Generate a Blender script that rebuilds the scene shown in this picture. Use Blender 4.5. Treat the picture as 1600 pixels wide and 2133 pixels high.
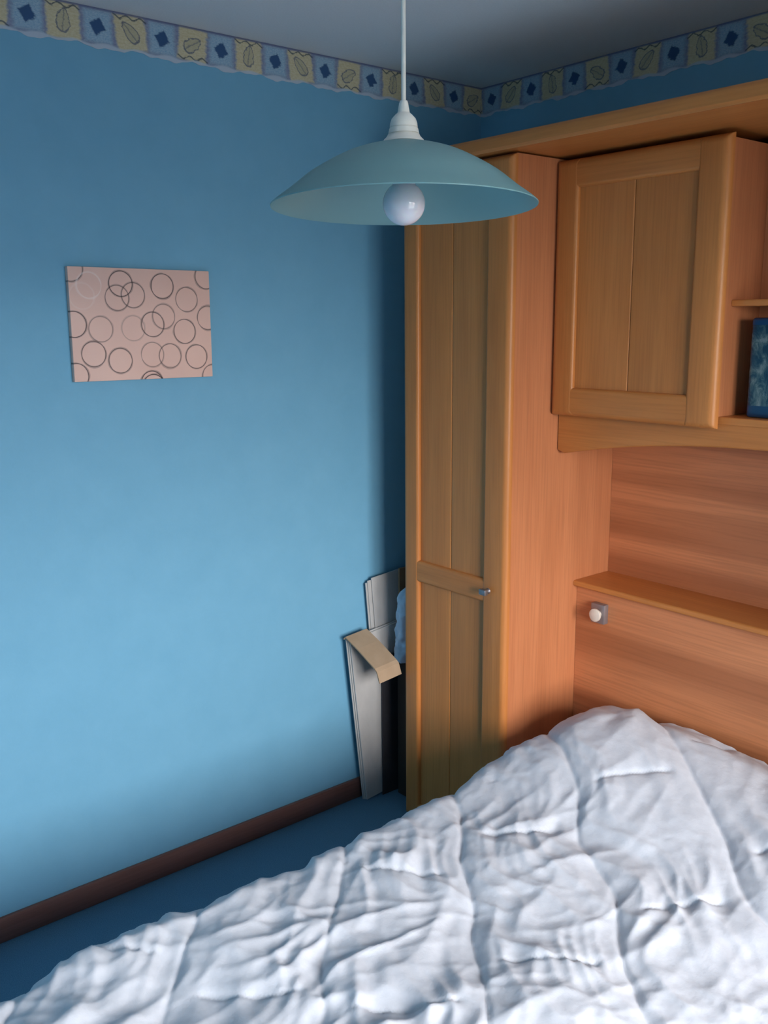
import bpy, bmesh, math, random
import numpy as np
from mathutils import Matrix, Vector

for o in list(bpy.data.objects):
    bpy.data.objects.remove(o, do_unlink=True)
scene = bpy.context.scene
COL = scene.collection
random.seed(4)
R = math.radians

# ------------------------------------------------------------------ camera
cam_d = bpy.data.cameras.new('camera')
cam = bpy.data.objects.new('camera', cam_d); COL.objects.link(cam)
cam_d.sensor_fit = 'HORIZONTAL'; cam_d.sensor_width = 36.0
cam_d.lens = 1952.18 / 1600 * 36.0
cam_d.clip_start = 0.05
cam.matrix_world = Matrix((
    (0.6366565, -0.14976734, 0.75646431, 2.49996),
    (0.77110888, 0.13346115, -0.6225586, -2.51670),
    (-0.00771965, 0.97967233, 0.20045584, 1.70272),
    (0, 0, 0, 1)))
scene.camera = cam

# ------------------------------------------------------------------ room dimensions (metres)
W, L, H = 3.65, 3.30, 2.50          # x: 0..W, y: -L..0, z: 0..H
WY0, WY1, WZ0, WZ1 = -2.20, -0.80, 0.75, 2.10   # window opening in the right-hand wall

# ------------------------------------------------------------------ sky, window light, exposure
world = bpy.data.worlds.new('overcast_sky'); scene.world = world
world.use_nodes = True
nt = world.node_tree; nt.nodes.clear()
tc = nt.nodes.new('ShaderNodeTexCoord'); sx = nt.nodes.new('ShaderNodeSeparateXYZ')
rp = nt.nodes.new('ShaderNodeValToRGB'); bgn = nt.nodes.new('ShaderNodeBackground'); wo = nt.nodes.new('ShaderNodeOutputWorld')
nt.links.new(tc.outputs['Generated'], sx.inputs[0])
mr = nt.nodes.new('ShaderNodeMapRange'); mr.inputs[1].default_value = -1; mr.inputs[2].default_value = 1
nt.links.new(sx.outputs[2], mr.inputs[0]); nt.links.new(mr.outputs[0], rp.inputs[0])
e = rp.color_ramp.elements
e[0].position = 0.47; e[0].color = (0.095, 0.095, 0.088, 1)      # fields and gardens below the horizon
e[1].position = 0.53; e[1].color = (0.66, 0.64, 0.63, 1)
n_ = e.new(1.0); n_.color = (1.28, 1.26, 1.27, 1)               # overcast zenith
nt.links.new(rp.outputs[0], bgn.inputs[0]); bgn.inputs[1].default_value = 22.0
nt.links.new(bgn.outputs[0], wo.inputs[0])

pl = bpy.data.lights.new('window_portal', 'AREA'); pl.shape = 'RECTANGLE'
pl.size = WZ1 - WZ0; pl.size_y = WY1 - WY0; pl.cycles.is_portal = True
po = bpy.data.objects.new('window_portal', pl); COL.objects.link(po)
po.location = (W + 0.125, (WY0 + WY1) / 2, (WZ0 + WZ1) / 2); po.rotation_euler = (0, R(90), 0)   # faces -x, into the room

vs = scene.view_settings
vs.view_transform = 'Standard'; vs.look = 'None'; vs.gamma = 1.0; vs.use_curve_mapping = False
vs.exposure = 0.98

# ------------------------------------------------------------------ helpers
def link(o, parent=None):
    COL.objects.link(o)
    if parent is not None: o.parent = parent
    return o

def tag(o, label=None, cat=None, group=None, kind=None):
    if label: o['label'] = label
    if cat: o['category'] = cat
    if group: o['group'] = group
    if kind: o['kind'] = kind
    return o

def thing(name, base, label, cat, group=None):
    o = bpy.data.objects.new(name, None); o.location = base; o.empty_display_size = 0.1
    COL.objects.link(o); tag(o, label, cat, group)
    return o

def base_of(o):
    b = Vector((0, 0, 0))
    while o is not None:
        b = b + Vector(o.location); o = o.parent
    return b

def mesh_obj(name, verts, faces, mat, parent=None, smooth=False, origin=None):
    """verts in world metres; stored relative to the parent's base (or origin)"""
    org = base_of(parent) if parent is not None else Vector(origin or (0, 0, 0))
    V = np.asarray(verts, float).reshape(-1, 3) - np.array(org)
    me = bpy.data.meshes.new(name); me.from_pydata(V.tolist(), [], [list(map(int, f)) for f in faces]); me.validate()
    bm = bmesh.new(); bm.from_mesh(me); bmesh.ops.recalc_face_normals(bm, faces=bm.faces); bm.to_mesh(me); bm.free()
    if smooth == 'auto':
        for p in me.polygons: p.use_smooth = True
        me.set_sharp_from_angle(angle=R(35))
    elif smooth:
        for p in me.polygons: p.use_smooth = True
    o = bpy.data.objects.new(name, me)
    if mat: me.materials.append(mat)
    if parent is None and origin is not None: o.location = origin
    return link(o, parent)

def bm_obj(name, bm, mat, parent=None, smooth='auto', origin=None):
    bm.verts.index_update()
    v = [tuple(x.co) for x in bm.verts]; f = [[q.index for q in fc.verts] for fc in bm.faces]
    bm.free()
    return mesh_obj(name, v, f, mat, parent, smooth, origin)

def box(name, p0, p1, mat, parent=None, bev=0.0, seg=2, origin=None):
    bm = bmesh.new(); bmesh.ops.create_cube(bm, size=1.0)
    c = [(a + b) / 2 for a, b in zip(p0, p1)]; s = [abs(b - a) for a, b in zip(p0, p1)]
    for v in bm.verts: v.co = Vector((c[i] + v.co[i] * s[i] for i in range(3)))
    if bev: bmesh.ops.bevel(bm, geom=bm.edges[:], offset=bev, segments=seg, profile=0.5, affect='EDGES')
    return bm_obj(name, bm, mat, parent, 'auto' if bev else False, origin)

def lathe(name, prof, centre, mat, parent=None, n=64, axis='z', closed=False, origin=None):
    """prof: list of (r, h); spun about axis through centre"""
    V = []; F = []
    m = len(prof)
    for k in range(n):
        a = 2 * math.pi * k / n
        for r, h in prof:
            r = max(r, 1e-5)
            p = (r * math.cos(a), r * math.sin(a), h)
            if axis == 'y': p = (p[0], p[2], p[1])
            if axis == 'x': p = (p[2], p[0], p[1])
            V.append([centre[i] + p[i] for i in range(3)])
    rng = m if closed else m - 1
    for k in range(n):
        for j in range(rng):
            a, b = k * m + j, k * m + (j + 1) % m
            c, d = ((k + 1) % n) * m + (j + 1) % m, ((k + 1) % n) * m + j
            F.append((a, b, c, d))
    o = mesh_obj(name, V, F, mat, parent, 'auto', origin)
    bm = bmesh.new(); bm.from_mesh(o.data); bmesh.ops.remove_doubles(bm, verts=bm.verts, dist=2e-5)
    bmesh.ops.recalc_face_normals(bm, faces=bm.faces); bm.to_mesh(o.data); bm.free()
    return o

def slab(name, x0, x1, z0, z1, yf, t, mat, parent, rad=None, seg=6):
    """board facing -y at y = yf, t thick, with quarter-round edges; rad: dict of L R B T radii (metres)"""
    rad = rad or {}
    def samples(a, b, ra, rb):
        s = {a, b}
        for i in range(seg + 1):
            q = 1 - math.cos(math.pi / 2 * i / seg)
            if ra: s.add(a + ra * q)
            if rb: s.add(b - rb * q)
        return sorted(s)
    xs = samples(x0, x1, rad.get('L', 0), rad.get('R', 0)); zs = samples(z0, z1, rad.get('B', 0), rad.get('T', 0))
    def off(d, r):
        if not r or d >= r: return 0.0
        return r - math.sqrt(max(0.0, r * r - (r - d) ** 2))
    V = []; F = []; nz = len(zs)
    lim = t * 0.92
    for x in xs:
        for z in zs:
            o_ = max(off(x - x0, rad.get('L', 0)), off(x1 - x, rad.get('R', 0)), off(z - z0, rad.get('B', 0)), off(z1 - z, rad.get('T', 0)))
            V.append((x, yf + min(o_, lim), z))
    for i in range(len(xs) - 1):
        for j in range(nz - 1):
            F.append((i * nz + j, (i + 1) * nz + j, (i + 1) * nz + j + 1, i * nz + j + 1))
    ring = [i * nz for i in range(len(xs))] + [(len(xs) - 1) * nz + j for j in range(1, nz)] + \
           [i * nz + nz - 1 for i in range(len(xs) - 2, -1, -1)] + [j for j in range(nz - 2, 0, -1)]
    b0 = len(V)
    for q in ring: V.append((V[q][0], yf + t, V[q][2]))
    m = len(ring)
    for k in range(m):
        F.append((ring[k], ring[(k + 1) % m], b0 + (k + 1) % m, b0 + k))
    F.append([b0 + k for k in range(m)])
    return mesh_obj(name, V, F, mat, parent, 'auto')

def prism_x(name, prof, x0, x1, mat, parent=None, origin=None, smooth='auto'):
    """prof: closed list of (y, z) extruded along x"""
    m = len(prof)
    V = [(x0, y, z) for y, z in prof] + [(x1, y, z) for y, z in prof]
    F = [(k, (k + 1) % m, m + (k + 1) % m, m + k) for k in range(m)] + [list(range(m)), list(range(2 * m - 1, m - 1, -1))]
    return mesh_obj(name, V, F, mat, parent, smooth, origin)

# ------------------------------------------------------------------ material helpers
class NT:
    def __init__(s, name):
        s.m = bpy.data.materials.new(name); s.m.use_nodes = True
        s.t = s.m.node_tree; s.b = s.t.nodes['Principled BSDF']
    def n(s, typ, **kw):
        x = s.t.nodes.new(typ)
        for k, v in kw.items(): setattr(x, k, v)
        return x
    def l(s, a, b): s.t.links.new(a, b)
    def val(s, sock, v):
        if hasattr(v, 'is_output') or isinstance(v, bpy.types.NodeSocket): s.l(v, sock)
        else: sock.default_value = v
    def math(s, op, a, b=None, c=None, clamp=False):
        x = s.n('ShaderNodeMath', operation=op); x.use_clamp = clamp
        s.val(x.inputs[0], a)
        if b is not None: s.val(x.inputs[1], b)
        if c is not None: s.val(x.inputs[2], c)
        return x.outputs[0]
    def mix(s, fac, a, b, blend='MIX'):
        x = s.n('ShaderNodeMix', data_type='RGBA', blend_type=blend)
        s.val(x.inputs[0], fac)
        s.val(x.inputs[6], a if not isinstance(a, tuple) else (*a[:3], 1))
        s.val(x.inputs[7], b if not isinstance(b, tuple) else (*b[:3], 1))
        return x.outputs[2]
    def ramp(s, fac, stops):
        x = s.n('ShaderNodeValToRGB'); s.l(fac, x.inputs[0]); e = x.color_ramp.elements
        while len(e) < len(stops): e.new(0.5)
        for q, (p, c) in zip(e, stops): q.position = p; q.color = (*c, 1)
        return x.outputs[0]
    def coord(s, scale=(1, 1, 1), rot=(0, 0, 0), loc=(0, 0, 0)):
        t = s.n('ShaderNodeTexCoord'); m = s.n('ShaderNodeMapping')
        m.inputs['Scale'].default_value = scale; m.inputs['Rotation'].default_value = rot; m.inputs['Location'].default_value = loc
        s.l(t.outputs['Object'], m.inputs[0]); return m.outputs[0]
    def noise(s, vec, scale, detail=3, rough=0.5, dist=0.0):
        x = s.n('ShaderNodeTexNoise'); x.inputs['Scale'].default_value = scale; x.inputs['Detail'].default_value = detail
        x.inputs['Roughness'].default_value = rough; x.inputs['Distortion'].default_value = dist
        if vec is not None: s.l(vec, x.inputs['Vector'])
        return x.outputs['Fac']
    def bump(s, h, strength, dist):
        x = s.n('ShaderNodeBump'); x.inputs['Strength'].default_value = strength; x.inputs['Distance'].default_value = dist
        s.l(h, x.inputs['Height']); s.l(x.outputs[0], s.b.inputs['Normal'])
    def col(s, c): s.val(s.b.inputs['Base Color'], c if not isinstance(c, tuple) else (*c[:3], 1))
    def set(s, **kw):
        for k, v in kw.items(): s.b.inputs[k.replace('_', ' ')].default_value = v
        return s

def plain(name, c, rough=0.6, spec=0.3, metal=0.0, var=0.06, nscale=40):
    k = NT(name); f = k.noise(k.coord(), nscale, 3)
    lo = tuple(x * (1 - var) for x in c); hi = tuple(min(1, x * (1 + var)) for x in c)
    k.col(k.ramp(f, [(0.3, lo), (0.7, hi)])); k.set(Roughness=rough, Metallic=metal); k.b.inputs['Specular IOR Level'].default_value = spec
    return k.m

def wood(name, light, dark, axis, rough=0.42, bands=0.0, spec=0.35):
    k = NT(name)
    long_, cross = 1.2, 16.0
    sc = [cross, cross, cross]; sc['xyz'.index(axis)] = long_
    v = k.coord(tuple(sc))
    f1 = k.noise(v, 1.0, 4, 0.55, 0.6)
    sc2 = [160, 160, 160]; sc2['xyz'.index(axis)] = 5
    f2 = k.noise(k.coord(tuple(sc2)), 1.0, 2, 0.5)
    c = k.ramp(f1, [(0.25, dark), (0.75, light)])
    if bands:
        sb = [14, 14, 14]; sb['xyz'.index(axis)] = 0.45
        fb = k.noise(k.coord(tuple(sb), loc=(3.1, 1.7, 0.4)), 1.0, 0, 0.5)
        fb = k.ramp(fb, [(0.38, (0, 0, 0)), (0.44, (.35, .35, .35)), (0.54, (.6, .6, .6)), (0.60, (1, 1, 1))])
        c = k.mix(fb, k.mix(bands, c, dark), k.mix(bands * 0.7, c, tuple(min(1, x * 1.12) for x in light)))
    c = k.mix(k.math('MULTIPLY', k.math('SUBTRACT', f2, 0.42, clamp=True), 0.9), c, tuple(x * 0.6 for x in dark))
    k.col(c); k.set(Roughness=rough); k.b.inputs['Specular IOR Level'].default_value = spec
    k.bump(f2, 0.06, 0.0006)
    return k.m

HL, HD = (0.62, 0.240, 0.066), (0.50, 0.176, 0.045)           # honey beech fronts
SL, SD = (0.58, 0.226, 0.098), (0.46, 0.162, 0.066)           # pinker beech laminate
M = dict(
    honey_z=wood('honey_beech_upright', HL, HD, 'z', 0.38),
    honey_x=wood('honey_beech_lengthwise', HL, HD, 'x', 0.38),
    side_z=wood('pink_beech_laminate_upright', SL, SD, 'z', 0.45, 0.35),
    side_x=wood('pink_beech_laminate_lengthwise', tuple(x * 1.1 for x in SL), tuple(x * .95 for x in SD), 'x', 0.42, 0.9),
    side_y=wood('pink_beech_laminate_deep', SL, SD, 'y', 0.45),
    white_plastic=plain('cream_white_plastic', (0.74, 0.73, 0.68), 0.4, 0.4),
    white_paint=plain('white_window_paint', (0.8, 0.8, 0.78), 0.4, 0.4),
    grey_metal=plain('brushed_grey_metal', (0.30, 0.27, 0.28), 0.42, 0.5, 0.55),
    chrome=plain('dull_chrome', (0.26, 0.25, 0.27), 0.4, 0.5, 0.8),
    mattress=plain('mattress_ticking', (0.70, 0.72, 0.74), 0.8, 0.1),
    dark_base=plain('dark_bed_base_fabric', (0.06, 0.07, 0.10), 0.9, 0.1),
)

def m_wall():
    k = NT('blue_mottled_wallpaper')
    f = k.noise(k.coord(), 9.0, 5, 0.6); g = k.noise(k.coord(), 160.0, 2, 0.6)
    c = k.ramp(f, [(0.3, (0.165, 0.405, 0.580)), (0.7, (0.185, 0.435, 0.615))])
    c = k.mix(k.math('MULTIPLY', g, 0.35), c, (0.20, 0.46, 0.64))
    k.col(c); k.set(Roughness=0.7); k.b.inputs['Specular IOR Level'].default_value = 0.2
    k.bump(g, 0.12, 0.001); return k.m
def m_ceiling():
    k = NT('pale_grey_ceiling_paint'); g = k.noise(k.coord(), 220.0, 2, 0.6)
    k.col(k.ramp(g, [(0.3, (0.70, 0.72, 0.74)), (0.7, (0.75, 0.77, 0.79))])); k.set(Roughness=0.9)
    k.b.inputs['Specular IOR Level'].default_value = 0.1; k.bump(g, 0.1, 0.001); return k.m
def m_carpet():
    k = NT('blue_grey_carpet'); g = k.noise(k.coord(), 420.0, 2, 0.7); f = k.noise(k.coord(), 7.0, 3)
    c = k.ramp(g, [(0.3, (0.065, 0.160, 0.255)), (0.7, (0.135, 0.285, 0.420))])
    c = k.mix(k.math('MULTIPLY', f, 0.4), c, (0.088, 0.195, 0.31))
    k.col(c); k.set(Roughness=0.95); k.b.inputs['Specular IOR Level'].default_value = 0.05; k.bump(g, 0.6, 0.003); return k.m
def m_border():
    """frieze paper: U along the wall in pattern repeats (attribute pattern_u), V up the 9.5 cm strip (0..1)"""
    k = NT('leaf_and_diamond_wallpaper_border')
    a = k.n('ShaderNodeAttribute', attribute_name='pattern'); sp = k.n('ShaderNodeSeparateXYZ'); k.l(a.outputs['Vector'], sp.inputs[0])
    U, V = sp.outputs[0], sp.outputs[1]
    wob = k.noise(a.outputs['Vector'], 9.0, 3, 0.6)
    ws = k.math('MULTIPLY', k.math('SUBTRACT', wob, 0.5), 0.10)
    Uw = k.math('ADD', U, ws)
    fu = k.math('SUBTRACT', k.math('FRACT', k.math('ADD', Uw, 0.5)), 0.5)          # 0 at the diamonds
    fc = k.math('SUBTRACT', k.math('FRACT', Uw), 0.5)                                # 0 at the cream squares
    cell = k.math('FLOOR', U)
    vv = k.math('ADD', k.math('SUBTRACT', V, 0.53), ws)
    def mask(d, edge, soft): return k.math('MULTIPLY_ADD', k.math('SUBTRACT', edge, d), 1.0 / soft, 0.5, clamp=True)
    # ground
    n1 = k.noise(a.outputs['Vector'], 14.0, 4, 0.7)
    c = k.ramp(n1, [(0.3, (0.18, 0.21, 0.34)), (0.55, (0.26, 0.30, 0.42)), (0.75, (0.34, 0.38, 0.47))])
    # pale blue squares behind the diamonds
    dsq = k.math('MAXIMUM', k.math('MULTIPLY', k.math('ABSOLUTE', fu), 2.0), k.math('ABSOLUTE', vv))
    n2 = k.noise(a.outputs['Vector'], 30.0, 3, 0.7)
    c = k.mix(k.math('MULTIPLY', mask(dsq, 0.40, 0.14), 0.85), c, k.ramp(n2, [(0.35, (0.22, 0.40, 0.56)), (0.7, (0.45, 0.60, 0.68))]))
    ang = 0.25
    rx = k.math('ADD', k.math('MULTIPLY', fu, 1.9 * math.cos(ang)), k.math('MULTIPLY', vv, math.sin(ang)))
    ry = k.math('SUBTRACT', k.math('MULTIPLY', vv, math.cos(ang)), k.math('MULTIPLY', fu, 1.9 * math.sin(ang)))
    dd = k.math('ADD', k.math('ABSOLUTE', rx), k.math('ABSOLUTE', ry))
    c = k.mix(mask(dd, 0.24, 0.06), c, (0.040, 0.10, 0.22))
    # cream squares
    tilt = k.math('SUBTRACT', k.math('MULTIPLY', k.math('MODULO', k.math('ADD', cell, 300.0), 3.0), 0.12), 0.12)
    cx = k.math('MULTIPLY', fc, 1.9); cxs = k.math('ADD', cx, k.math('MULTIPLY', vv, tilt)); cys = k.math('SUBTRACT', vv, k.math('MULTIPLY', cx, tilt))
    dcr = k.math('MAXIMUM', k.math('ABSOLUTE', cxs), k.math('MULTIPLY', k.math('ABSOLUTE', cys), 0.98))
    n3 = k.noise(a.outputs['Vector'], 20.0, 3, 0.6)
    c = k.mix(mask(dcr, 0.45, 0.08), c, k.ramp(n3, [(0.3, (0.55, 0.47, 0.28)), (0.7, (0.66, 0.60, 0.42))]))
    # leaf outline, three orientations
    la = k.math('MULTIPLY_ADD', k.math('MODULO', k.math('ADD', cell, 300.0), 3.0), 0.9, -0.75)
    ca, sa = k.math('COSINE', la), k.math('SINE', la)
    lx = k.math('ADD', k.math('MULTIPLY', cx, ca), k.math('MULTIPLY', vv, sa)); ly = k.math('SUBTRACT', k.math('MULTIPLY', vv, ca), k.math('MULTIPLY', cx, sa))
    lw = k.math('MULTIPLY', lx, k.math('ADD', 1.75, k.math('MULTIPLY', ly, 1.5)))
    ld = k.math('SQRT', k.math('ADD', k.math('MULTIPLY', lw, lw), k.math('MULTIPLY', ly, ly)))
    ringd = k.math('ABSOLUTE', k.math('SUBTRACT', ld, 0.29))
    c = k.mix(k.math('MULTIPLY', mask(ld, 0.28, 0.1), 0.45), c, (0.36, 0.34, 0.24))
    c = k.mix(k.math('MULTIPLY', mask(ringd, 0.022, 0.03), 0.85), c, (0.12, 0.14, 0.20))
    vein = k.math('MAXIMUM', k.math('ABSOLUTE', lx), k.math('SUBTRACT', k.math('ABSOLUTE', ly), 0.3))
    c = k.mix(k.math('MULTIPLY', mask(vein, 0.012, 0.03), 0.8), c, (0.14, 0.15, 0.20))
    # dark squiggle near the top or bottom of each cream square
    side = k.math('SUBTRACT', k.math('MULTIPLY', k.math('GREATER_THAN', k.math('MODULO', k.math('ADD', cell, 300.0), 3.0), 1.5), -0.72), -0.36)
    sq = k.math('SUBTRACT', vv, k.math('ADD', side, k.math('MULTIPLY', k.math('SINE', k.math('MULTIPLY', cx, 16.0)), 0.045)))
    sqd = k.math('MAXIMUM', k.math('ABSOLUTE', sq), k.math('SUBTRACT', k.math('ABSOLUTE', cx), 0.46))
    c = k.mix(k.math('MULTIPLY', mask(sqd, 0.022, 0.03), 0.9), c, (0.08, 0.10, 0.12))
    # pale wavy edging along the bottom, dusky band along the top
    wave = k.math('ADD', 0.10, k.math('MULTIPLY', k.math('SINE', k.math('MULTIPLY', U, 13.0)), 0.03))
    c = k.mix(k.math('MULTIPLY', mask(V, wave, 0.05), 0.9), c, (0.50, 0.58, 0.66))
    top = k.math('SUBTRACT', 1.0, V)
    c = k.mix(k.math('MULTIPLY', mask(top, 0.055, 0.04), 0.85), c, (0.13, 0.15, 0.27))
    k.col(c); k.set(Roughness=0.6); k.b.inputs['Specular IOR Level'].default_value = 0.2
    return k.m
M['wall'] = m_wall(); M['ceiling'] = m_ceiling(); M['carpet'] = m_carpet(); M['border'] = m_border()
M['skirting'] = wood('dark_red_stained_skirting', (0.20, 0.098, 0.080), (0.14, 0.068, 0.056), 'y', 0.35)

def m_glass():
    k = NT('thin_window_glass'); t = k.n('ShaderNodeBsdfTransparent'); g = k.n('ShaderNodeBsdfGlossy'); g.inputs['Roughness'].default_value = 0.02
    mx = k.n('ShaderNodeMixShader'); mx.inputs[0].default_value = 0.06
    k.l(t.outputs[0], mx.inputs[1]); k.l(g.outputs[0], mx.inputs[2]); k.l(mx.outputs[0], k.t.nodes['Material Output'].inputs[0]); return k.m
M['glass'] = m_glass()

# ------------------------------------------------------------------ room shell
def structure(o, label): return tag(o, label, kind='structure')
T = 0.12
structure(box('floor', (-T, -L - T, -0.10), (W + T, T, 0), M['carpet']), 'dark blue grey carpet covering the bedroom floor')
structure(box('ceiling', (-T, -L - T, H), (W + T, T, H + 0.10), M['ceiling']), 'pale grey painted ceiling above the wallpaper border')
structure(box('wall_left', (-T, -L, 0), (0, 0, H), M['wall']), 'blue papered wall carrying the pink canvas')
structure(box('wall_back', (-T, 0, 0), (W + T, T, H), M['wall']), 'blue papered wall behind the wardrobe and cupboards')
structure(box('wall_front', (-T, -L - T, 0), (W + T, -L, H), M['wall']), 'blue papered wall behind the camera')
# right-hand wall with the window opening
V = []; F = []
def addbox(p0, p1):
    b = len(V)
    for x in (p0[0], p1[0]):
        for y in (p0[1], p1[1]):
            for z in (p0[2], p1[2]): V.append((x, y, z))
    for f in ((0, 1, 3, 2), (4, 6, 7, 5), (0, 4, 5, 1), (2, 3, 7, 6), (0, 2, 6, 4), (1, 5, 7, 3)): F.append([b + i for i in f])
addbox((W, -L, 0), (W + T, WY0, H)); addbox((W, WY1, 0), (W + T, 0, H))
addbox((W, WY0, 0), (W + T, WY1, WZ0)); addbox((W, WY0, WZ1), (W + T, WY1, H))
structure(mesh_obj('wall_right', V, F, M['wall']), 'blue papered wall with the window, beside the bed')
win = bpy.data.objects.new('window_1', None); win.location = (W + 0.06, (WY0 + WY1) / 2, WZ0); COL.objects.link(win)
structure(win, 'white framed casement window opposite the pink canvas')
fx0, fx1 = W + 0.03, W + 0.09
ym = (WY0 + WY1) / 2
box('window_frame', (fx0, WY0, WZ0), (fx1, WY0 + 0.05, WZ1), M['white_paint'], win, 0.004)
box('window_frame', (fx0, WY1 - 0.05, WZ0), (fx1, WY1, WZ1), M['white_paint'], win, 0.004)
box('window_frame', (fx0, WY0 + 0.05, WZ0), (fx1, WY1 - 0.05, WZ0 + 0.05), M['white_paint'], win, 0.004)
box('window_frame', (fx0, WY0 + 0.05, WZ1 - 0.05), (fx1, WY1 - 0.05, WZ1), M['white_paint'], win, 0.004)
box('mullion', (fx0, ym - 0.04, WZ0 + 0.05), (fx1, ym + 0.04, WZ1 - 0.05), M['white_paint'], win, 0.004)
for a, b in ((WY0 + 0.05, ym - 0.04), (ym + 0.04, WY1 - 0.05)):
    box('pane', (W + 0.056, a, WZ0 + 0.05), (W + 0.060, b, WZ1 - 0.05), M['glass'], win)
box('window_sill', (W - 0.10, WY0 - 0.04, WZ0 - 0.03), (W + 0.03, WY1 + 0.04, WZ0), M['white_paint'], win, 0.006)

BB = 0.075
def skirting(name, p0, p1, label):
    structure(box(name, p0, p1, M['skirting'], None, 0.004), label)
skirting('baseboard_left', (0.0, -L, 0), (0.014, 0, BB), 'dark red wooden skirting along the wall under the canvas')
skirting('baseboard_back', (0.014, -0.014, 0), (W, 0, BB), 'dark red wooden skirting behind the wardrobe')
skirting('baseboard_right', (W - 0.014, -L, 0), (W, -0.014, BB), 'dark red wooden skirting under the window')
skirting('baseboard_front', (0.014, -L, 0), (W - 0.014, -L + 0.014, BB), 'dark red wooden skirting behind the camera')

# wallpaper border: paper strip with a torn, wavy lower edge; pattern repeat 0.182 m running round the corner
def border(name, p_at, length, u0, label):
    n = int(length / 0.008); V = []; F = []; A = []
    rnd = random.Random(name)
    ph = [rnd.uniform(0, 6.28) for _ in range(3)]
    for i in range(n + 1):
        s = length * i / n; u = u0 + s / 0.182
        low = 2.405 + 0.0035 * math.sin(2 * math.pi * u * 1.0 + ph[0]) + 0.0025 * math.sin(2 * math.pi * u * 2.3 + ph[1]) + 0.0012 * math.sin(u * 31 + ph[2])
        for z in (low, H - 0.0005):
            for d in (0.0, 0.0015):
                V.append(p_at(s, d, z)); A.append((u, (z - 2.403) / 0.097, 0))
    for i in range(n):
        b = i * 4; c = b + 4
        for q in ((0, 1), (1, 3), (3, 2), (2, 0)): F.append((b + q[0], c + q[0], c + q[1], b + q[1]))
    o = mesh_obj(name, V, F, M['border'])
    at = o.data.attributes.new('pattern', 'FLOAT_VECTOR', 'POINT')
    at.data.foreach_set('vector', np.array(A, np.float32).ravel())
    return structure(o, label)
u_corner = 0.135 / 0.182
border('trim_1', lambda s, d, z: (d, -s, z), L, -u_corner, 'leaf and diamond wallpaper border above the pink canvas')
border('trim_2', lambda s, d, z: (s, -d, z), W, u_corner * 0 - 0.29, 'leaf and diamond wallpaper border above the wooden cupboards')
border('trim_3', lambda s, d, z: (W - d, -s, z), L, 0.3, 'leaf and diamond wallpaper border above the window')
border('trim_4', lambda s, d, z: (s, -L + d, z), W, 0.1, 'leaf and diamond wallpaper border behind the camera')

# ------------------------------------------------------------------ fitted furniture round the bed
XS = 0.672            # right-hand face of the tall wardrobe
XR = 2.098            # left-hand face of its twin
def panel_door(root, x0, x1, z0, z1, yf, panels, stile_l, stile_r, rounded=0.018):
    """framed door: stiles, rails and grooved panel boards; panels = [(z_low, z_high), ...]"""
    d = bpy.data.objects.new('door', None); d.location = Vector((x0, yf, z0)) - base_of(root); link(d, root)
    t = 0.022; r = rounded; ri = 0.010
    slab('stile', x0, x0 + stile_l, z0, z1, yf, t, M['honey_z'], d, dict(L=r, T=r, B=r, R=ri))
    slab('stile', x1 - stile_r, x1, z0, z1, yf, t, M['honey_z'], d, dict(R=r, T=r, B=r, L=ri))
    cuts = [z0] + [q for p in panels for q in p] + [z1]
    for i in range(0, len(cuts), 2):
        a, b = cuts[i], cuts[i + 1]
        slab('rail', x0 + stile_l - 0.006, x1 - stile_r + 0.006, a, b, yf + 0.0012, t - 0.002, M['honey_x'], d,
             dict(B=r if i == 0 else ri, T=r if i == len(cuts) - 2 else ri))
    xa, xb = x0 + stile_l, x1 - stile_r; xm = (xa + xb) / 2 - 0.004
    for a, b in panels:
        slab('panel', xa - 0.004, xm, a - 0.004, b + 0.004, yf + 0.0135, 0.007, M['honey_z'], d, dict(R=0.0045))
        slab('panel', xm, xb + 0.004, a - 0.004, b + 0.004, yf + 0.0135, 0.007, M['honey_z'], d, dict(L=0.0045))
    return d

def wardrobe(x0, x1, label, knob_right, grp='tall wardrobes at the sides of the bed'):
    w = thing('wardrobe', ((x0 + x1) / 2, -0.28, 0), label, 'wardrobe', grp)
    y0, y1 = -0.537, -0.016
    box('side_panel', (x0, y0, 0), (x0 + 0.018, y1, 2.143), M['side_z'], w)
    box('side_panel', (x1 - 0.018, y0, 0), (x1, y1, 2.143), M['side_z'], w)
    box('back_panel', (x0 + 0.018, y1 - 0.006, 0.05), (x1 - 0.018, y1, 2.143), M['side_z'], w)
    box('bottom_panel', (x0 + 0.018, y0, 0.06), (x1 - 0.018, y1 - 0.006, 0.078), M['side_y'], w)
    box('top_panel', (x0 + 0.018, y0, 2.125), (x1 - 0.018, y1 - 0.006, 2.143), M['side_y'], w)
    box('plinth', (x0 + 0.018, y0 + 0.01, 0), (x1 - 0.018, y0 + 0.026, 0.06), M['honey_x'], w)
    dx0, dx1 = x0 - 0.004, x1 + 0.006
    sl, sr = (0.072, 0.094) if knob_right else (0.094, 0.072)
    d = panel_door(w, dx0, dx1, 0.014, 2.140, -0.56, [(0.072, 0.865), (0.937, 2.055)], sl, sr)
    kx = dx1 - 0.068 if knob_right else dx0 + 0.068
    kb = bpy.data.objects.new('knob', None); kb.location = Vector((kx, -0.56, 0.906)) - base_of(d); link(kb, d)
    tag(kb, 'small dull chrome door knob')
    lathe('knob_stem', [(0.0, 0.0), (0.009, 0.0), (0.006, -0.006), (0.006, -0.014), (0.0, -0.014)], (kx, -0.56, 0.906), M['chrome'], kb, 20, 'y')
    box('knob_grip', (kx - 0.013, -0.588, 0.897), (kx + 0.013, -0.573, 0.915), M['chrome'], kb, 0.003)
    return w
wardrobe(0.224, XS, 'tall narrow honey wood wardrobe with grooved door beside the blue wall', True)
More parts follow.
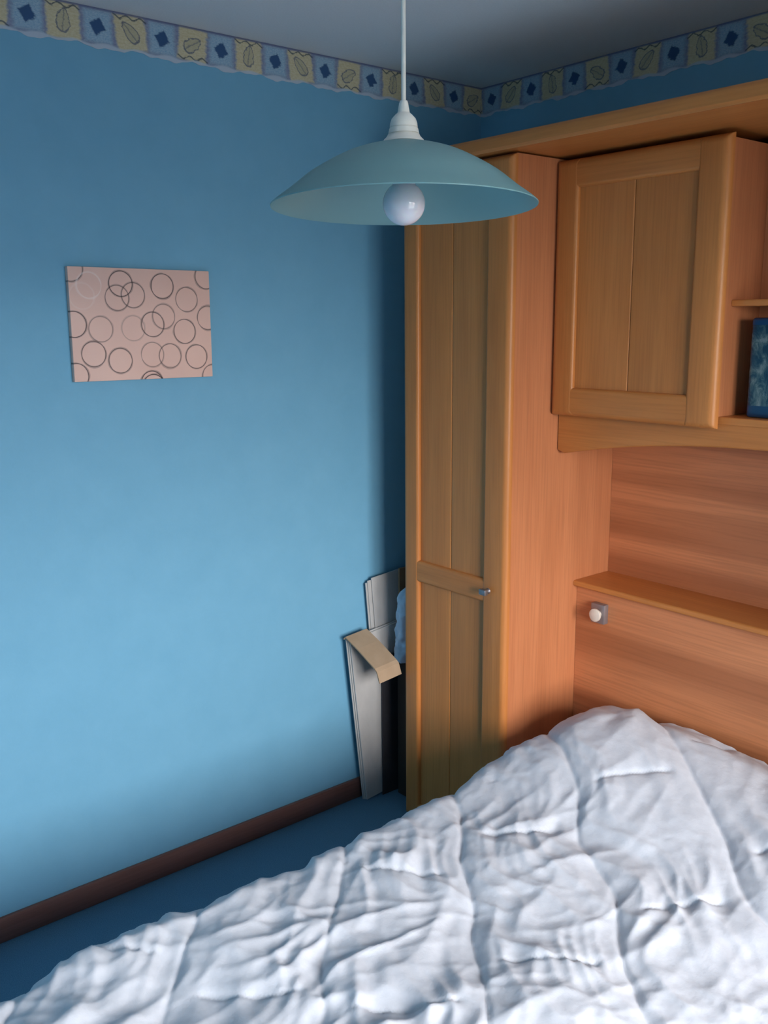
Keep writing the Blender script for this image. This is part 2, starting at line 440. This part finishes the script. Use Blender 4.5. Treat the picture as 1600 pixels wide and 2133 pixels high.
wardrobe(XR, XR + 0.448, 'matching tall wardrobe at the window side of the bed', False)

def cupboard(x0, x1, label):
    c = thing('overhead_cupboard', ((x0 + x1) / 2, -0.18, 1.455), label, 'cupboard', 'overhead cupboards above the bed')
    y0, y1 = -0.357, -0.016
    za, zb = 1.456, 2.126
    box('side_panel', (x0, y0, za), (x0 + 0.018, y1, zb), M['side_z'], c)
    box('side_panel', (x1 - 0.018, y0, za), (x1, y1, zb), M['side_z'], c)
    box('back_panel', (x0 + 0.018, y1 - 0.006, za), (x1 - 0.018, y1, zb), M['side_z'], c)
    box('top_panel', (x0 + 0.018, y0, zb - 0.018), (x1 - 0.018, y1 - 0.006, zb), M['side_x'], c)
    panel_door(c, x0 + 0.001, x1 + 0.004, 1.426, 2.136, -0.38, [(1.508, 2.058)], 0.080, 0.086, 0.020)
    return c
cupboard(XS + 0.001, 1.206, 'honey wood overhead cupboard with grooved panel door beside the open shelves')
cupboard(XR - 0.540, XR - 0.006, 'matching overhead cupboard at the window side above the bed')

# open shelves between the two cupboards
sh = thing('open_shelf_unit', ((1.206 + XR - 0.535) / 2, -0.26, 1.455), 'open wooden shelf niche holding the blue box beside overhead cupboard', 'shelf')
nx0, nx1 = 1.207, XR - 0.542
box('back_panel', (nx0, -0.19, 1.456), (nx1, -0.172, 2.146), M['side_z'], sh)
slab('shelf', nx0, nx1, 1.730, 1.746, -0.325, 0.135, M['honey_x'], sh, dict(T=0.004, B=0.004))

# the long board under the cupboards and the arched valance below it
bb = thing('bridge_board', ((XS + XR) / 2, -0.18, 1.436), 'long wooden board under the overhead cupboards with arched valance', 'shelf board')
slab('board', XS + 0.001, XR - 0.001, 1.436, 1.4555, -0.342, 0.325, M['honey_x'], bb, dict(T=0.004, B=0.003))
V = []; F = []
n = 60; xa, xb = XS + 0.004, XR - 0.004; xc = (xa + xb) / 2
for i in range(n + 1):
    x = xa + (xb - xa) * i / n
    q = (x - xc) / (xc - xa)
    zl = 1.304 + 0.076 * (1 - abs(q) ** 2.1)
    de = min(x - xa, xb - x)
    if de < 0.012: zl += 0.012 - math.sqrt(max(0, 0.012 ** 2 - (0.012 - de) ** 2))
    r = 0.006
    prof = [(-0.338 + r, zl)] + [(-0.338 + r - r * math.sin(a), zl + r - r * math.cos(a)) for a in (0.5, 1.0, math.pi / 2)] + [(-0.338, 1.436), (-0.318, 1.436), (-0.318, zl)]
    V += [(x, y, z) for y, z in prof]
m = 7
for i in range(n):
    for j in range(m):
        F.append((i * m + j, (i + 1) * m + j, (i + 1) * m + (j + 1) % m, i * m + (j + 1) % m))
F += [list(range(m)), [n * m + j for j in range(m)]]
mesh_obj('arched_valance', V, F, M['honey_x'], bb, 'auto')

# cornice: one long moulded board over everything
r = 0.016
prof = [(-0.018, 2.148), (-0.575, 2.148)]
prof += [(-0.575 - 0.008 * math.sin(a), 2.152 + 0.004 - 0.004 * math.cos(a)) for a in (0.4, 0.9, 1.4)]
prof += [(-0.583, 2.164), (-0.583, 2.174)] + [(-0.583 + r - r * math.cos(a), 2.174 + r * math.sin(a)) for a in (0.4, 0.8, 1.2, math.pi / 2)] + [(-0.018, 2.190)]
o = prism_x('cornice', prof, 0.205, XR + 0.465, M['honey_x'], None, (1.38, -0.3, 2.148))
tag(o, 'long honey wood cornice running over the wardrobe and cupboards', 'cornice')

# headboard with ledge and knob
hb = thing('headboard', ((XS + XR) / 2, -0.15, 0), 'pink beech headboard with a narrow ledge behind the white duvet', 'headboard')
hx0, hx1 = XS + 0.001, XR - 0.001
box('lower_panel', (hx0, -0.220, 0.0), (hx1, -0.202, 0.8745), M['side_x'], hb)
slab('ledge', hx0, hx1, 0.875, 0.893, -0.240, 0.175, M['honey_x'], hb, dict(T=0.007, B=0.006))
box('upper_panel', (hx0, -0.0645, 0.5), (hx1, -0.046, 1.435), M['side_x'], hb)
kb = bpy.data.objects.new('knob', None); kb.location = Vector((0.772, -0.22, 0.805)) - base_of(hb); link(kb, hb)
tag(kb, 'round cream knob on a square grey metal block')
box('knob_block', (0.746, -0.242, 0.776), (0.797, -0.2195, 0.838), M['grey_metal'], kb, 0.003)
kc = (0.776, -0.242, 0.807)
lathe('knob_cap', [(0, 0), (0.011, 0.0), (0.010, -0.004), (0.013, -0.008), (0.0185, -0.011), (0.0205, -0.015), (0.0200, -0.020), (0.017, -0.0215), (0, -0.022)],
      kc, plain('cream_knob_enamel', (0.78, 0.70, 0.60), 0.35, 0.4), kb, 36, 'y')

# box in the open niche
def m_tin():
    k = NT('blue_printed_card')
    n1 = k.noise(k.coord((1, 1, 0.6)), 34.0, 5, 0.7, 0.8)
    c = k.ramp(n1, [(0.30, (0.004, 0.012, 0.030)), (0.45, (0.010, 0.050, 0.085)), (0.55, (0.06, 0.12, 0.13)), (0.66, (0.18, 0.24, 0.25)), (0.78, (0.015, 0.05, 0.09))])
    t = k.n('ShaderNodeTexCoord'); s = k.n('ShaderNodeSeparateXYZ'); k.l(t.outputs['Object'], s.inputs[0])
    top = k.math('GREATER_THAN', s.outputs[2], 0.228); bot = k.math('LESS_THAN', s.outputs[2], 0.030)
    c = k.mix(k.math('MAXIMUM', top, bot), c, (0.006, 0.045, 0.115))
    k.col(c); k.set(Roughness=0.2); return k.m
bx = box('printed_box', (1.256, -0.312, 1.4562), (1.416, -0.234, 1.702), m_tin(), None, 0.008, 3, (1.336, -0.273, 1.4562))
tag(bx, 'glossy blue printed box standing in the open shelf niche', 'box')

# ------------------------------------------------------------------ pendant lamp
LX, LY, LZ = 1.447, -1.609, 1.861      # centre of the shade's rim
lamp = thing('pendant_lamp', (LX, LY, H), 'pendant lamp with turquoise frosted glass shade hanging before the wardrobe', 'lamp')
def m_shade():
    k = NT('turquoise_frosted_glass')
    f = k.noise(k.coord(), 5.0, 2); c1 = k.ramp(f, [(0.3, (0.26, 0.47, 0.49)), (0.7, (0.29, 0.51, 0.53))])
    k.col(c1); k.set(Roughness=0.38); k.b.inputs['Specular IOR Level'].default_value = 0.5
    tr = k.n('ShaderNodeBsdfTranslucent'); k.l(c1, tr.inputs[0]); mx = k.n('ShaderNodeMixShader'); mx.inputs[0].default_value = 0.38
    k.l(k.b.outputs[0], mx.inputs[1]); k.l(tr.outputs[0], mx.inputs[2]); k.l(mx.outputs[0], k.t.nodes['Material Output'].inputs[0]); return k.m
outer = [(0.020, 0.0854), (0.030, 0.0846), (0.058, 0.0779), (0.084, 0.0690), (0.110, 0.0560), (0.136, 0.0406), (0.162, 0.0203), (0.180, 0.0073), (0.189, 0.0)]
inner = [(r_ * 0.992 - 0.0008, h_ - 0.0025) for r_, h_ in outer[:-1]] + [(0.1872, -0.0006)]
# refine
def refine(p, k=4):
    P = np.array(p); t = np.arange(len(P)); tt = np.linspace(0, len(P) - 1, (len(P) - 1) * k + 1)
    out = []
    for q in tt:
        i = min(int(q), len(P) - 2); f = q - i
        p0, p1, p2, p3 = P[max(i - 1, 0)], P[i], P[i + 1], P[min(i + 2, len(P) - 1)]
        out.append(tuple(0.5 * (2 * p1 + (p2 - p0) * f + (2 * p0 - 5 * p1 + 4 * p2 - p3) * f * f + (3 * p1 - p0 - 3 * p2 + p3) * f ** 3)))
    return out
shade = lathe('lamp_shade', refine(outer, 3) + [(0.1886, -0.0014)] + refine(inner, 3)[::-1], (LX, LY, LZ), m_shade(), lamp, 96, 'z', True)
holder = lathe('lamp_holder', [(r_, z_ - LZ) for r_, z_ in [(0.0, 2.001), (0.0050, 2.001), (0.0063, 1.998), (0.0085, 1.9855), (0.0120, 1.9825), (0.0168, 1.9775), (0.0190, 1.9715),
               (0.0196, 1.9665), (0.0188, 1.9657), (0.0202, 1.9645), (0.0216, 1.9580), (0.0, 1.9580)]], (LX, LY, LZ), M['white_plastic'], lamp, 48)
ring = lathe('shade_ring', [(r_, z_ - LZ) for r_, z_ in [(0.0, 1.9582), (0.0218, 1.9582), (0.0240, 1.9540), (0.0285, 1.9495), (0.0292, 1.9462), (0.0, 1.9462)]], (LX, LY, LZ), M['white_plastic'], lamp, 48)
lathe('socket', [(0.0, 0.084), (0.0185, 0.084), (0.0185, 0.048), (0.0, 0.048)], (LX, LY, LZ), M['white_plastic'], lamp, 40)
def m_bulb():
    k = NT('frosted_white_bulb'); k.col((0.66, 0.66, 0.74)); k.set(Roughness=0.09); k.b.inputs['Specular IOR Level'].default_value = 0.6
    k.b.inputs['Subsurface Weight'].default_value = 0.3; k.b.inputs['Subsurface Scale'].default_value = 0.02
    f = k.noise(k.coord(), 30.0, 2); k.col(k.ramp(f, [(0.3, (0.64, 0.64, 0.70)), (0.7, (0.68, 0.68, 0.74))])); return k.m
rb = 0.0300; zb = 0.0035
bp = [(0.0, -rb)] + [(rb * math.sin(a), -rb * math.cos(a)) for a in np.linspace(0.12, 2.55, 30)] + [(0.0150, 0.031), (0.0145, 0.040), (0.0145, 0.050), (0.0, 0.050)]
lathe('bulb', [(r_, h_ + zb) for r_, h_ in bp], (LX, LY, LZ), m_bulb(), lamp, 64)
lathe('cord', [(0.0, 0.0), (0.0033, 0.0), (0.0033, H - 0.03 - LZ - 0.139), (0.0, H - 0.03 - LZ - 0.139)], (LX, LY, LZ + 0.139), M['white_plastic'], lamp, 16)
lathe('ceiling_rose', [(0.0, 0.0), (0.045, 0.0), (0.044, -0.008), (0.034, -0.022), (0.014, -0.034), (0.0, -0.036)], (LX, LY, H), M['white_plastic'], lamp, 40)

# the glass hangs a little askew: its near edge sits higher
Rt = Matrix.Translation((0, 0, LZ - H)) @ Matrix.Rotation(R(-2.0), 4, Vector((0.6367, 0.7711, 0))) @ Matrix.Translation((0, 0, H - LZ))
shade.data.transform(Rt); ring.data.transform(Rt)

# ------------------------------------------------------------------ canvas print
def m_canvas():
    k = NT('pink_canvas_with_rings')
    f = k.noise(k.coord(), 5.0, 3); c = k.ramp(f, [(0.3, (0.78, 0.52, 0.44)), (0.7, (0.84, 0.57, 0.48))])
    # weave
    rings = [(-1.5378, 1.8422, .8), (-1.3997, 1.8054, .9), (-1.4121, 1.7674, .75), (-1.3652, 1.7755, .75), (-1.2766, 1.8013, .9), (-1.2023, 1.766, .75),
             (-1.1385, 1.8308, .8), (-1.1360, 1.7146, .8), (-1.2763, 1.7183, .65), (-1.3107, 1.6965, .85), (-1.2127, 1.6764, .85), (-1.3694, 1.6862, .35),
             (-1.4633, 1.6842, .6), (-1.5366, 1.697, .9), (-1.4873, 1.6179, .85), (-1.412, 1.5987, .85), (-1.3159, 1.613, .6), (-1.2616, 1.6082, .75),
             (-1.1782, 1.6042, .85), (-1.5391, 1.5605, .9), (-1.3208, 1.5334, .95), (-1.3162, 1.5236, 1.0), (-1.1267, 1.546, .8)]
    t = k.n('ShaderNodeTexCoord')
    wv = k.n('ShaderNodeVectorMath', operation='MULTIPLY'); k.l(t.outputs['Object'], wv.inputs[0]); wv.inputs[1].default_value = (0, 1, 1)
    broad = k.noise(wv.outputs[0], 22.0, 2)
    def ring(cy, cz, op, colr, white=False):
        nonlocal c
        d = k.n('ShaderNodeVectorMath', operation='DISTANCE'); k.l(wv.outputs[0], d.inputs[0]); d.inputs[1].default_value = (0, cy - CB[1], cz - CB[2])
        # brush width and strength change round the ring
        e = k.math('ABSOLUTE', k.math('SUBTRACT', d.outputs['Value'], 0.0345))
        wdt = k.math('MULTIPLY_ADD', broad, 0.0085, -0.0018)
        mk = k.math('MULTIPLY_ADD', k.math('SUBTRACT', wdt, e), 700.0, 0.5, clamp=True)
        inner_ = k.math('MULTIPLY_ADD', k.math('SUBTRACT', 0.0009, k.math('ABSOLUTE', k.math('SUBTRACT', d.outputs['Value'], 0.0338))), 900.0, 0.5, clamp=True)
        st = k.math('MULTIPLY_ADD', inner_, 0.62 * op, k.math('MULTIPLY', mk, op * (0.42 if not white else 0.9)), clamp=True)
        c = k.mix(st, c, colr)
    for cy, cz, op in rings: ring(cy, cz, op, (0.035, 0.028, 0.035))
    ring(-1.4899, 1.7993, 0.32, (0.90, 0.78, 0.74), True); ring(-1.5108, 1.771, 0.14, (0.90, 0.78, 0.74), True)
    k.col(c); k.set(Roughness=0.75); k.b.inputs['Specular IOR Level'].default_value = 0.15
    k.bump(k.noise(k.coord(), 900.0, 1), 0.1, 0.0005)
    return k.m
CB = (0.0, -1.336, 1.545)
cv = box('canvas_print', (0.001, -1.545, 1.545), (0.019, -1.127, 1.847), m_canvas(), None, 0.0015, 2, CB)
tag(cv, 'pink canvas print with dark brushed rings hanging on the blue wall', 'picture')
cv.rotation_euler = (R(-0.35), 0, 0)

# ------------------------------------------------------------------ flattened boxes between wall and wardrobe
def m_card(name, a, b, rough=0.85):
    k = NT(name); f = k.noise(k.coord((1, 1, 0.5)), 14.0, 4, 0.6); k.col(k.ramp(f, [(0.3, b), (0.7, a)])); k.set(Roughness=rough)
    k.b.inputs['Specular IOR Level'].default_value = 0.15; return k.m
M['card_white'] = m_card('grey_white_board', (0.52, 0.50, 0.48), (0.43, 0.42, 0.41))
M['card_tan'] = m_card('tan_cardboard', (0.46, 0.33, 0.22), (0.40, 0.28, 0.18))
M['card_brown'] = m_card('brown_cardboard', (0.26, 0.17, 0.10), (0.20, 0.13, 0.08))
def card_stack(base, rot, sheets, label):
    s = thing('flattened_box', (0, 0, 0), label, 'cardboard')
    for x0, x1, y0, y1, z1, mt in sheets:
        box('sheet', (x0, y0, 0.0), (x1, y1, z1), M[mt], s, 0.0012, 1)
    s.location = base; s.rotation_euler = (rot, 0, 0)
    return s
# tall one at the back, nearest the wall
card_stack((0.0, -0.492, 0.0), R(5.0), [(0.0160, 0.0205, 0.000, 0.26, 0.806, 'card_white'), (0.0215, 0.0250, 0.006, 0.26, 0.814, 'card_white'),
           (0.0262, 0.0305, 0.020, 0.26, 0.822, 'card_white')], 'tall stack of grey white boards leaning on the blue wall')
fb = card_stack((0.0, -0.598, 0.0), R(6.0), [(0.0320, 0.0365, 0.000, 0.24, 0.626, 'card_white'), (0.0378, 0.0420, 0.004, 0.24, 0.628, 'card_white'),
           (0.0430, 0.0490, 0.008, 0.24, 0.624, 'card_white')], 'flattened grey white carton with tan folded flap beside the wardrobe')
# folded flap: leaves the top edge, reaches out over the gap and turns down
pts = [(0.030, 0.632), (0.040, 0.640), (0.100, 0.611), (0.186, 0.563), (0.194, 0.552), (0.201, 0.512)]
th = 0.005
V = []; F = []
for i, (x, z) in enumerate(pts):
    a = pts[max(i - 1, 0)]; b = pts[min(i + 1, len(pts) - 1)]
    dx, dz = b[0] - a[0], b[1] - a[1]; l_ = math.hypot(dx, dz); nx_, nz_ = -dz / l_, dx / l_
    sk = 0.03 * i / 5
    for y in (-0.006 + sk * 0.3, 0.088 + sk * 0.4):
        V.append((x, y, z)); V.append((x - nx_ * th, y, z - nz_ * th))
for i in range(len(pts) - 1):
    b = i * 4; c = b + 4
    F += [(b, c, c + 2, b + 2), (b + 1, b + 3, c + 3, c + 1), (b, b + 1, c + 1, c), (b + 2, c + 2, c + 3, b + 3)]
F += [(0, 2, 3, 1), (len(pts) * 4 - 4, len(pts) * 4 - 3, len(pts) * 4 - 1, len(pts) * 4 - 2)]
me = bpy.data.meshes.new('flap'); me.from_pydata(V, [], F); me.materials.append(M['card_tan'])
bm = bmesh.new(); bm.from_mesh(me); bmesh.ops.recalc_face_normals(bm, faces=bm.faces); bm.to_mesh(me); bm.free()
fl = bpy.data.objects.new('flap', me); link(fl, fb); tag(fl, 'tan cardboard flap folded outwards')
# brown strip of cardboard behind
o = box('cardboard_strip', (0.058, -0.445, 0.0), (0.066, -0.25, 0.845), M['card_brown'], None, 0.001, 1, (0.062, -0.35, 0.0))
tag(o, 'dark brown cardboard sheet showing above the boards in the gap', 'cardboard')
o = box('shadow_sheet', (0.0535, -0.522, 0.0), (0.0575, -0.30, 0.535), m_card('shadow_board', (0.045, 0.045, 0.052), (0.034, 0.034, 0.040)), None, 0.001, 1, (0.0555, -0.41, 0.0))  # dark sheet added in place of the wardrobe's shadow on the boards
tag(o, 'added dark sheet standing in for shadow under the tan flap', 'cardboard')
# added carton, open at the top; its dark colour stands in for deep shadow
ct = thing('carton', (0.142, -0.358, 0.0), 'added open carton coloured as deep shadow in the gap under the plastic sack', 'carton')
M['card_shadow'] = m_card('shadow_dark_carton', (0.055, 0.042, 0.036), (0.040, 0.031, 0.027))
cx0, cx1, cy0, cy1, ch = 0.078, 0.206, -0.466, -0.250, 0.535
box('side', (cx0, cy0, 0), (cx0 + 0.005, cy1, ch), M['card_shadow'], ct); box('side', (cx1 - 0.005, cy0, 0), (cx1, cy1, ch), M['card_shadow'], ct)
box('end', (cx0 + 0.005, cy0, 0), (cx1 - 0.005, cy0 + 0.005, ch), M['card_shadow'], ct); box('end', (cx0 + 0.005, cy1 - 0.005, 0), (cx1 - 0.005, cy1, ch), M['card_shadow'], ct)
box('bottom', (cx0 + 0.005, cy0 + 0.005, 0), (cx1 - 0.005, cy1 - 0.005, 0.005), M['card_shadow'], ct)
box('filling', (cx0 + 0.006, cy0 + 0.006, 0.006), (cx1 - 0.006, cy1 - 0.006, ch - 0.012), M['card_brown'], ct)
# crumpled bluish plastic sack lying on the carton
def noise2(x, y, seed=0):
    xi = np.floor(x).astype(int); yi = np.floor(y).astype(int); xf = x - xi; yf = y - yi
    rs = np.random.RandomState(seed); P = rs.permutation(512); A = rs.rand(512) * 2 * np.pi
    def g(ix, iy, fx, fy):
        h = A[P[(P[ix & 511] + iy) & 511]]; return np.cos(h) * fx + np.sin(h) * fy
    u = xf * xf * xf * (xf * (xf * 6 - 15) + 10); v = yf * yf * yf * (yf * (yf * 6 - 15) + 10)
    a = g(xi, yi, xf, yf); b = g(xi + 1, yi, xf - 1, yf); c = g(xi, yi + 1, xf, yf - 1); d = g(xi + 1, yi + 1, xf - 1, yf - 1)
    return (a * (1 - u) + b * u) * (1 - v) + (c * (1 - u) + d * u) * v
n_a, n_h = 48, 60
V = []; F = []
for j in range(n_h + 1):
    h = j / n_h; z = 0.5375 + 0.262 * h
    w = 0.050 * (1.0 - 0.22 * h) * (1 if h < 0.80 else max(0.12, math.sqrt(max(0, 1 - ((h - 0.80) / 0.20) ** 2))))
    dpt = w * 2.0
    for i in range(n_a):
        a = 2 * math.pi * i / n_a
        k_ = 1 + 0.22 * float(noise2(np.array(a * 1.9), np.array(h * 5.0), 3)) + 0.16 * float(noise2(np.array(a * 4.0 + 9), np.array(h * 11.0), 5))
        V.append((0.139 + w * math.cos(a) * k_, -0.446 + dpt * 0.75 * math.sin(a) * k_, z))
for j in range(n_h):
    for i in range(n_a):
        F.append((j * n_a + i, j * n_a + (i + 1) % n_a, (j + 1) * n_a + (i + 1) % n_a, (j + 1) * n_a + i))
F += [list(range(n_a)), [n_h * n_a + i for i in range(n_a)]]
o = mesh_obj('plastic_sack', V, F, plain('bluish_white_plastic', (0.46, 0.58, 0.72), 0.35, 0.4), None, True, (0.139, -0.446, 0.5375))
tag(o, 'crumpled bluish white plastic sack between boards and wardrobe', 'sack')

# ------------------------------------------------------------------ bed
bed = thing('bed', (1.385, -1.25, 0), 'low double bed under the white quilted duvet', 'bed')
box('bed_base', (0.815, -2.20, 0.10), (2.055, -0.225, 0.25), M['dark_base'], bed, 0.01)
box('mattress', (0.815, -2.20, 0.252), (2.055, -0.225, 0.405), M['mattress'], bed, 0.03, 4)
for lx in (0.87, 2.0):
    for ly in (-2.12, -0.32):
        lathe('leg', [(0, 0), (0.025, 0), (0.03, 0.10), (0, 0.10)], (lx, ly, 0), M['dark_base'], bed, 20)

# duvet: a quilted cover laid over mattress and pillows, seams set askew to the bed
def sstep(a, b, x):
    t = np.clip((x - a) / (b - a), 0, 1); return t * t * (3 - 2 * t)
DX = 0.0055
# cross-section by arc length: hang, edge curve, flat top, edge curve, hang
xl, xr, zt, rad_, hang = 0.790, 2.085, 0.437, 0.070, 0.19
arc = rad_ * math.pi / 2
tot = 2 * (hang + arc) + (xr - xl - 2 * rad_)
S = np.linspace(0, tot, int(tot / DX))
def section(s):
    x = np.empty_like(s); z = np.empty_like(s)
    flat = xr - xl - 2 * rad_
    a = s < hang; x[a] = xl; z[a] = zt - rad_ - hang + s[a]
    b = (s >= hang) & (s < hang + arc); t = (s[b] - hang) / rad_; x[b] = xl + rad_ - rad_ * np.cos(t); z[b] = zt - rad_ + rad_ * np.sin(t)
    c = (s >= hang + arc) & (s < hang + arc + flat); x[c] = xl + rad_ + (s[c] - hang - arc); z[c] = zt
    d = (s >= hang + arc + flat) & (s < hang + 2 * arc + flat); t = (s[d] - hang - arc - flat) / rad_; x[d] = xr - rad_ + rad_ * np.sin(t); z[d] = zt - rad_ + rad_ * np.cos(t)
    f = s >= hang + 2 * arc + flat; x[f] = xr; z[f] = zt - rad_ - (s[f] - hang - 2 * arc - flat)
    return x, z
cx_, cz_ = section(S)
yA, yB = -0.262, -2.235
lenY = abs(yB - yA) + arc + 0.16
Tt = np.linspace(0, lenY, int(lenY / DX))
ty = np.empty_like(Tt); tz = np.zeros_like(Tt)
fy = abs(yB - yA)
m0 = Tt < fy; ty[m0] = yA - Tt[m0]
m1 = (Tt >= fy) & (Tt < fy + arc); t = (Tt[m1] - fy) / rad_; ty[m1] = yB - rad_ * np.sin(t); tz[m1] = -rad_ + rad_ * np.cos(t)
m2 = Tt >= fy + arc; ty[m2] = yB - rad_; tz[m2] = -rad_ - (Tt[m2] - fy - arc)
Xg, Yg = np.meshgrid(cx_, ty); Zg = np.meshgrid(cz_, tz); Zg = np.minimum(Zg[0] + Zg[1], zt)
Zg = np.maximum(Zg, 0.14)
# flat sheet coordinates (for the quilting), measured on the cloth itself
Sx, Sy = np.meshgrid(S - hang - arc + xl + rad_, yA - Tt)
# pillows under the cover
gy = np.where(Yg > -0.40, 0.45 + 0.55 * sstep(-0.262, -0.375, Yg), 1 - sstep(-0.41, -0.86, Yg))
hx = sstep(0.735, 0.985, Xg) * (1 - 0.42 * sstep(1.05, 1.50, Xg)) * (1 - 0.9 * sstep(1.92, 2.08, Xg))
Zg = Zg + 0.145 * gy * hx + 0.045 * sstep(-1.25, -0.45, Yg) * sstep(0.70, 0.80, Xg) * (1 - gy * hx)
# slow swell
Zg = Zg + 0.022 * noise2(Sx * 2.3 + 4, Sy * 2.3, 11)
# quilting: u across, v down the askew panels
ang = R(50)
wx = Sx + 0.036 * noise2(Sx * 4 + 1, Sy * 4 + 7, 21) + 0.007 * noise2(Sx * 13, Sy * 13, 22)
wy = Sy + 0.036 * noise2(Sx * 4 + 31, Sy * 4 + 2, 23) + 0.007 * noise2(Sx * 13 + 5, Sy * 13, 24)
Uq = math.cos(ang) * wx + math.sin(ang) * wy; Vq = math.sin(ang) * wx - math.cos(ang) * wy
CW, RH = 0.30, 0.45
k = np.floor((Uq + 0.155) / CW)
uc = (Uq + 0.155) / CW - k - 0.5                       # -0.5..0.5 inside the column
v0 = 1.43 - 0.145 * k
v0 = np.where(k == -2, 1.52, v0)
vr = (Vq - v0) / RH; vd = np.abs(vr - np.round(vr)) * RH; rowid = np.round(vr)
du = (0.5 - np.abs(uc)) * CW
keep = sstep(0.40, 0.30, np.abs(uc))
dv = vd + (1 - keep) * 0.12
ds = np.minimum(du * 1.15, dv)
pinch = np.exp(-du / 0.022); tuck = keep * np.exp(-vd / 0.020)
puff = (1 - np.exp(-du / 0.06)) * (1 - 0.4 * keep * np.exp(-vd / 0.05))
stitch = np.exp(-(np.minimum(du, vd + (1 - keep) * 0.12) / 0.005) ** 2)
def ridge(n, p=1.0): return np.clip(1 - 2.4 * np.abs(n), -0.6, 1) if p == 1.0 else np.clip(1 - 2.6 * np.abs(n), 0, 1) ** p
# gathers running away from the short seams, long folds down the panels, slanting creases and small crumples
wu = Uq + 0.020 * noise2(Uq * 6, Vq * 6, 71); wv = Vq + 0.020 * noise2(Uq * 6 + 3, Vq * 6 + 8, 72)
gat = ridge(noise2(wu * 17 + rowid * 3.7 + k * 5.1, wv * 3.2 + k, 31)) * (np.exp(-vd / 0.13) * (0.35 + 0.65 * keep)) * (1 - np.exp(-(du / 0.014) ** 2))
sgat = noise2(wu * 34, wv * 2.6, 32) * (np.exp(-vd / 0.07) * keep + 0.5 * np.exp(-du / 0.05))
fold = ridge(noise2(wu * 7.5 + 2.0 * noise2(Uq * 3, Vq * 3, 41), wv * 2.4, 42))
slant = ridge(noise2((wu * 0.55 + wv * 0.83) * 11, (wu * 0.83 - wv * 0.55) * 2.8, 43), 1.6)
slant2 = ridge(noise2((wu * 0.75 - wv * 0.66) * 10 + 5, (wu * 0.66 + wv * 0.75) * 2.5, 44), 1.6)
cross = ridge(noise2(wu * 3.0 + 4, wv * 13, 45), 1.6)
crum = ridge(noise2(wu * 13 + 7, wv * 11, 53), 2.0)
fine = noise2(wu * 42, wv * 30, 55)
e1 = np.clip(0.45 + 1.1 * noise2(Sx * 2.6 + 8, Sy * 2.6 + 5, 61), 0, 1); e2 = np.clip(0.40 + 1.3 * noise2(Sx * 2.9 + 1, Sy * 2.9 + 15, 62), 0, 1); e3 = np.clip(0.35 + 1.3 * noise2(Sx * 3.3 + 21, Sy * 3.3 + 9, 63), 0, 1)
calm = 1 - 0.55 * sstep(0.35, 0.7, gy * hx) * sstep(1.0, 1.12, Xg)
foot = sstep(-0.7, -1.3, Yg)
disp = 0.010 * puff - 0.004 * pinch - 0.007 * tuck - 0.003 * stitch + calm * (0.0125 * gat + 0.0048 * sgat + 0.0120 * fold * (0.5 + 0.7 * e1)
       + 0.0150 * slant * e2 * (0.4 + 0.6 * foot) + 0.0130 * slant2 * e3 * foot + 0.0065 * cross * e1 * foot + 0.0045 * crum * e3 + 0.0013 * fine)
# displace along the base surface's normal
P = np.stack([Xg, Yg, Zg], -1)
gu = np.gradient(P, axis=1); gv = np.gradient(P, axis=0)
N = np.cross(gv, gu); ln = np.linalg.norm(N, axis=-1, keepdims=True); N = N / np.maximum(ln, 1e-9)
N *= np.sign(np.median(N[..., 2]))
P = P + N * disp[..., None]
P[..., 1] = np.minimum(P[..., 1], -0.2235)
P[..., 0] = np.where((P[..., 1] > -0.57), np.clip(P[..., 0], XS + 0.01, XR - 0.01), P[..., 0])
nv, nu = Xg.shape
org = np.array([1.385, -1.25, 0.2])
idx = np.arange(nv * nu).reshape(nv, nu)
Fq = np.stack([idx[:-1, :-1], idx[1:, :-1], idx[1:, 1:], idx[:-1, 1:]], -1).reshape(-1, 4)
me = bpy.data.meshes.new('duvet')
me.vertices.add(nv * nu); me.vertices.foreach_set('co', (P.reshape(-1, 3) - org).astype(np.float32).ravel())
me.loops.add(Fq.size); me.loops.foreach_set('vertex_index', Fq.ravel().astype(np.int32))
me.polygons.add(len(Fq)); me.polygons.foreach_set('loop_start', np.arange(0, Fq.size, 4, dtype=np.int32))
me.update(calc_edges=True); me.validate()
me.polygons.foreach_set('use_smooth', np.ones(len(Fq), bool))
if me.polygons[len(Fq) // 2].normal.z < 0: me.flip_normals()
def m_duvet():
    kk = NT('white_quilt_cotton'); f = kk.noise(kk.coord(), 260.0, 2, 0.6); g = kk.noise(kk.coord(), 45.0, 4, 0.6)
    kk.col(kk.ramp(g, [(0.3, (0.575, 0.61, 0.675)), (0.7, (0.63, 0.665, 0.73))])); kk.set(Roughness=0.8); kk.b.inputs['Specular IOR Level'].default_value = 0.15
    h = kk.math('ADD', kk.math('MULTIPLY', g, 1.0), kk.math('MULTIPLY', f, 0.25)); kk.bump(h, 0.25, 0.004); return kk.m
me.materials.append(m_duvet())
dv_ = bpy.data.objects.new('duvet', me); dv_.location = org; link(dv_)
tag(dv_, 'rumpled white quilted duvet spread over the bed and pillows', 'duvet')
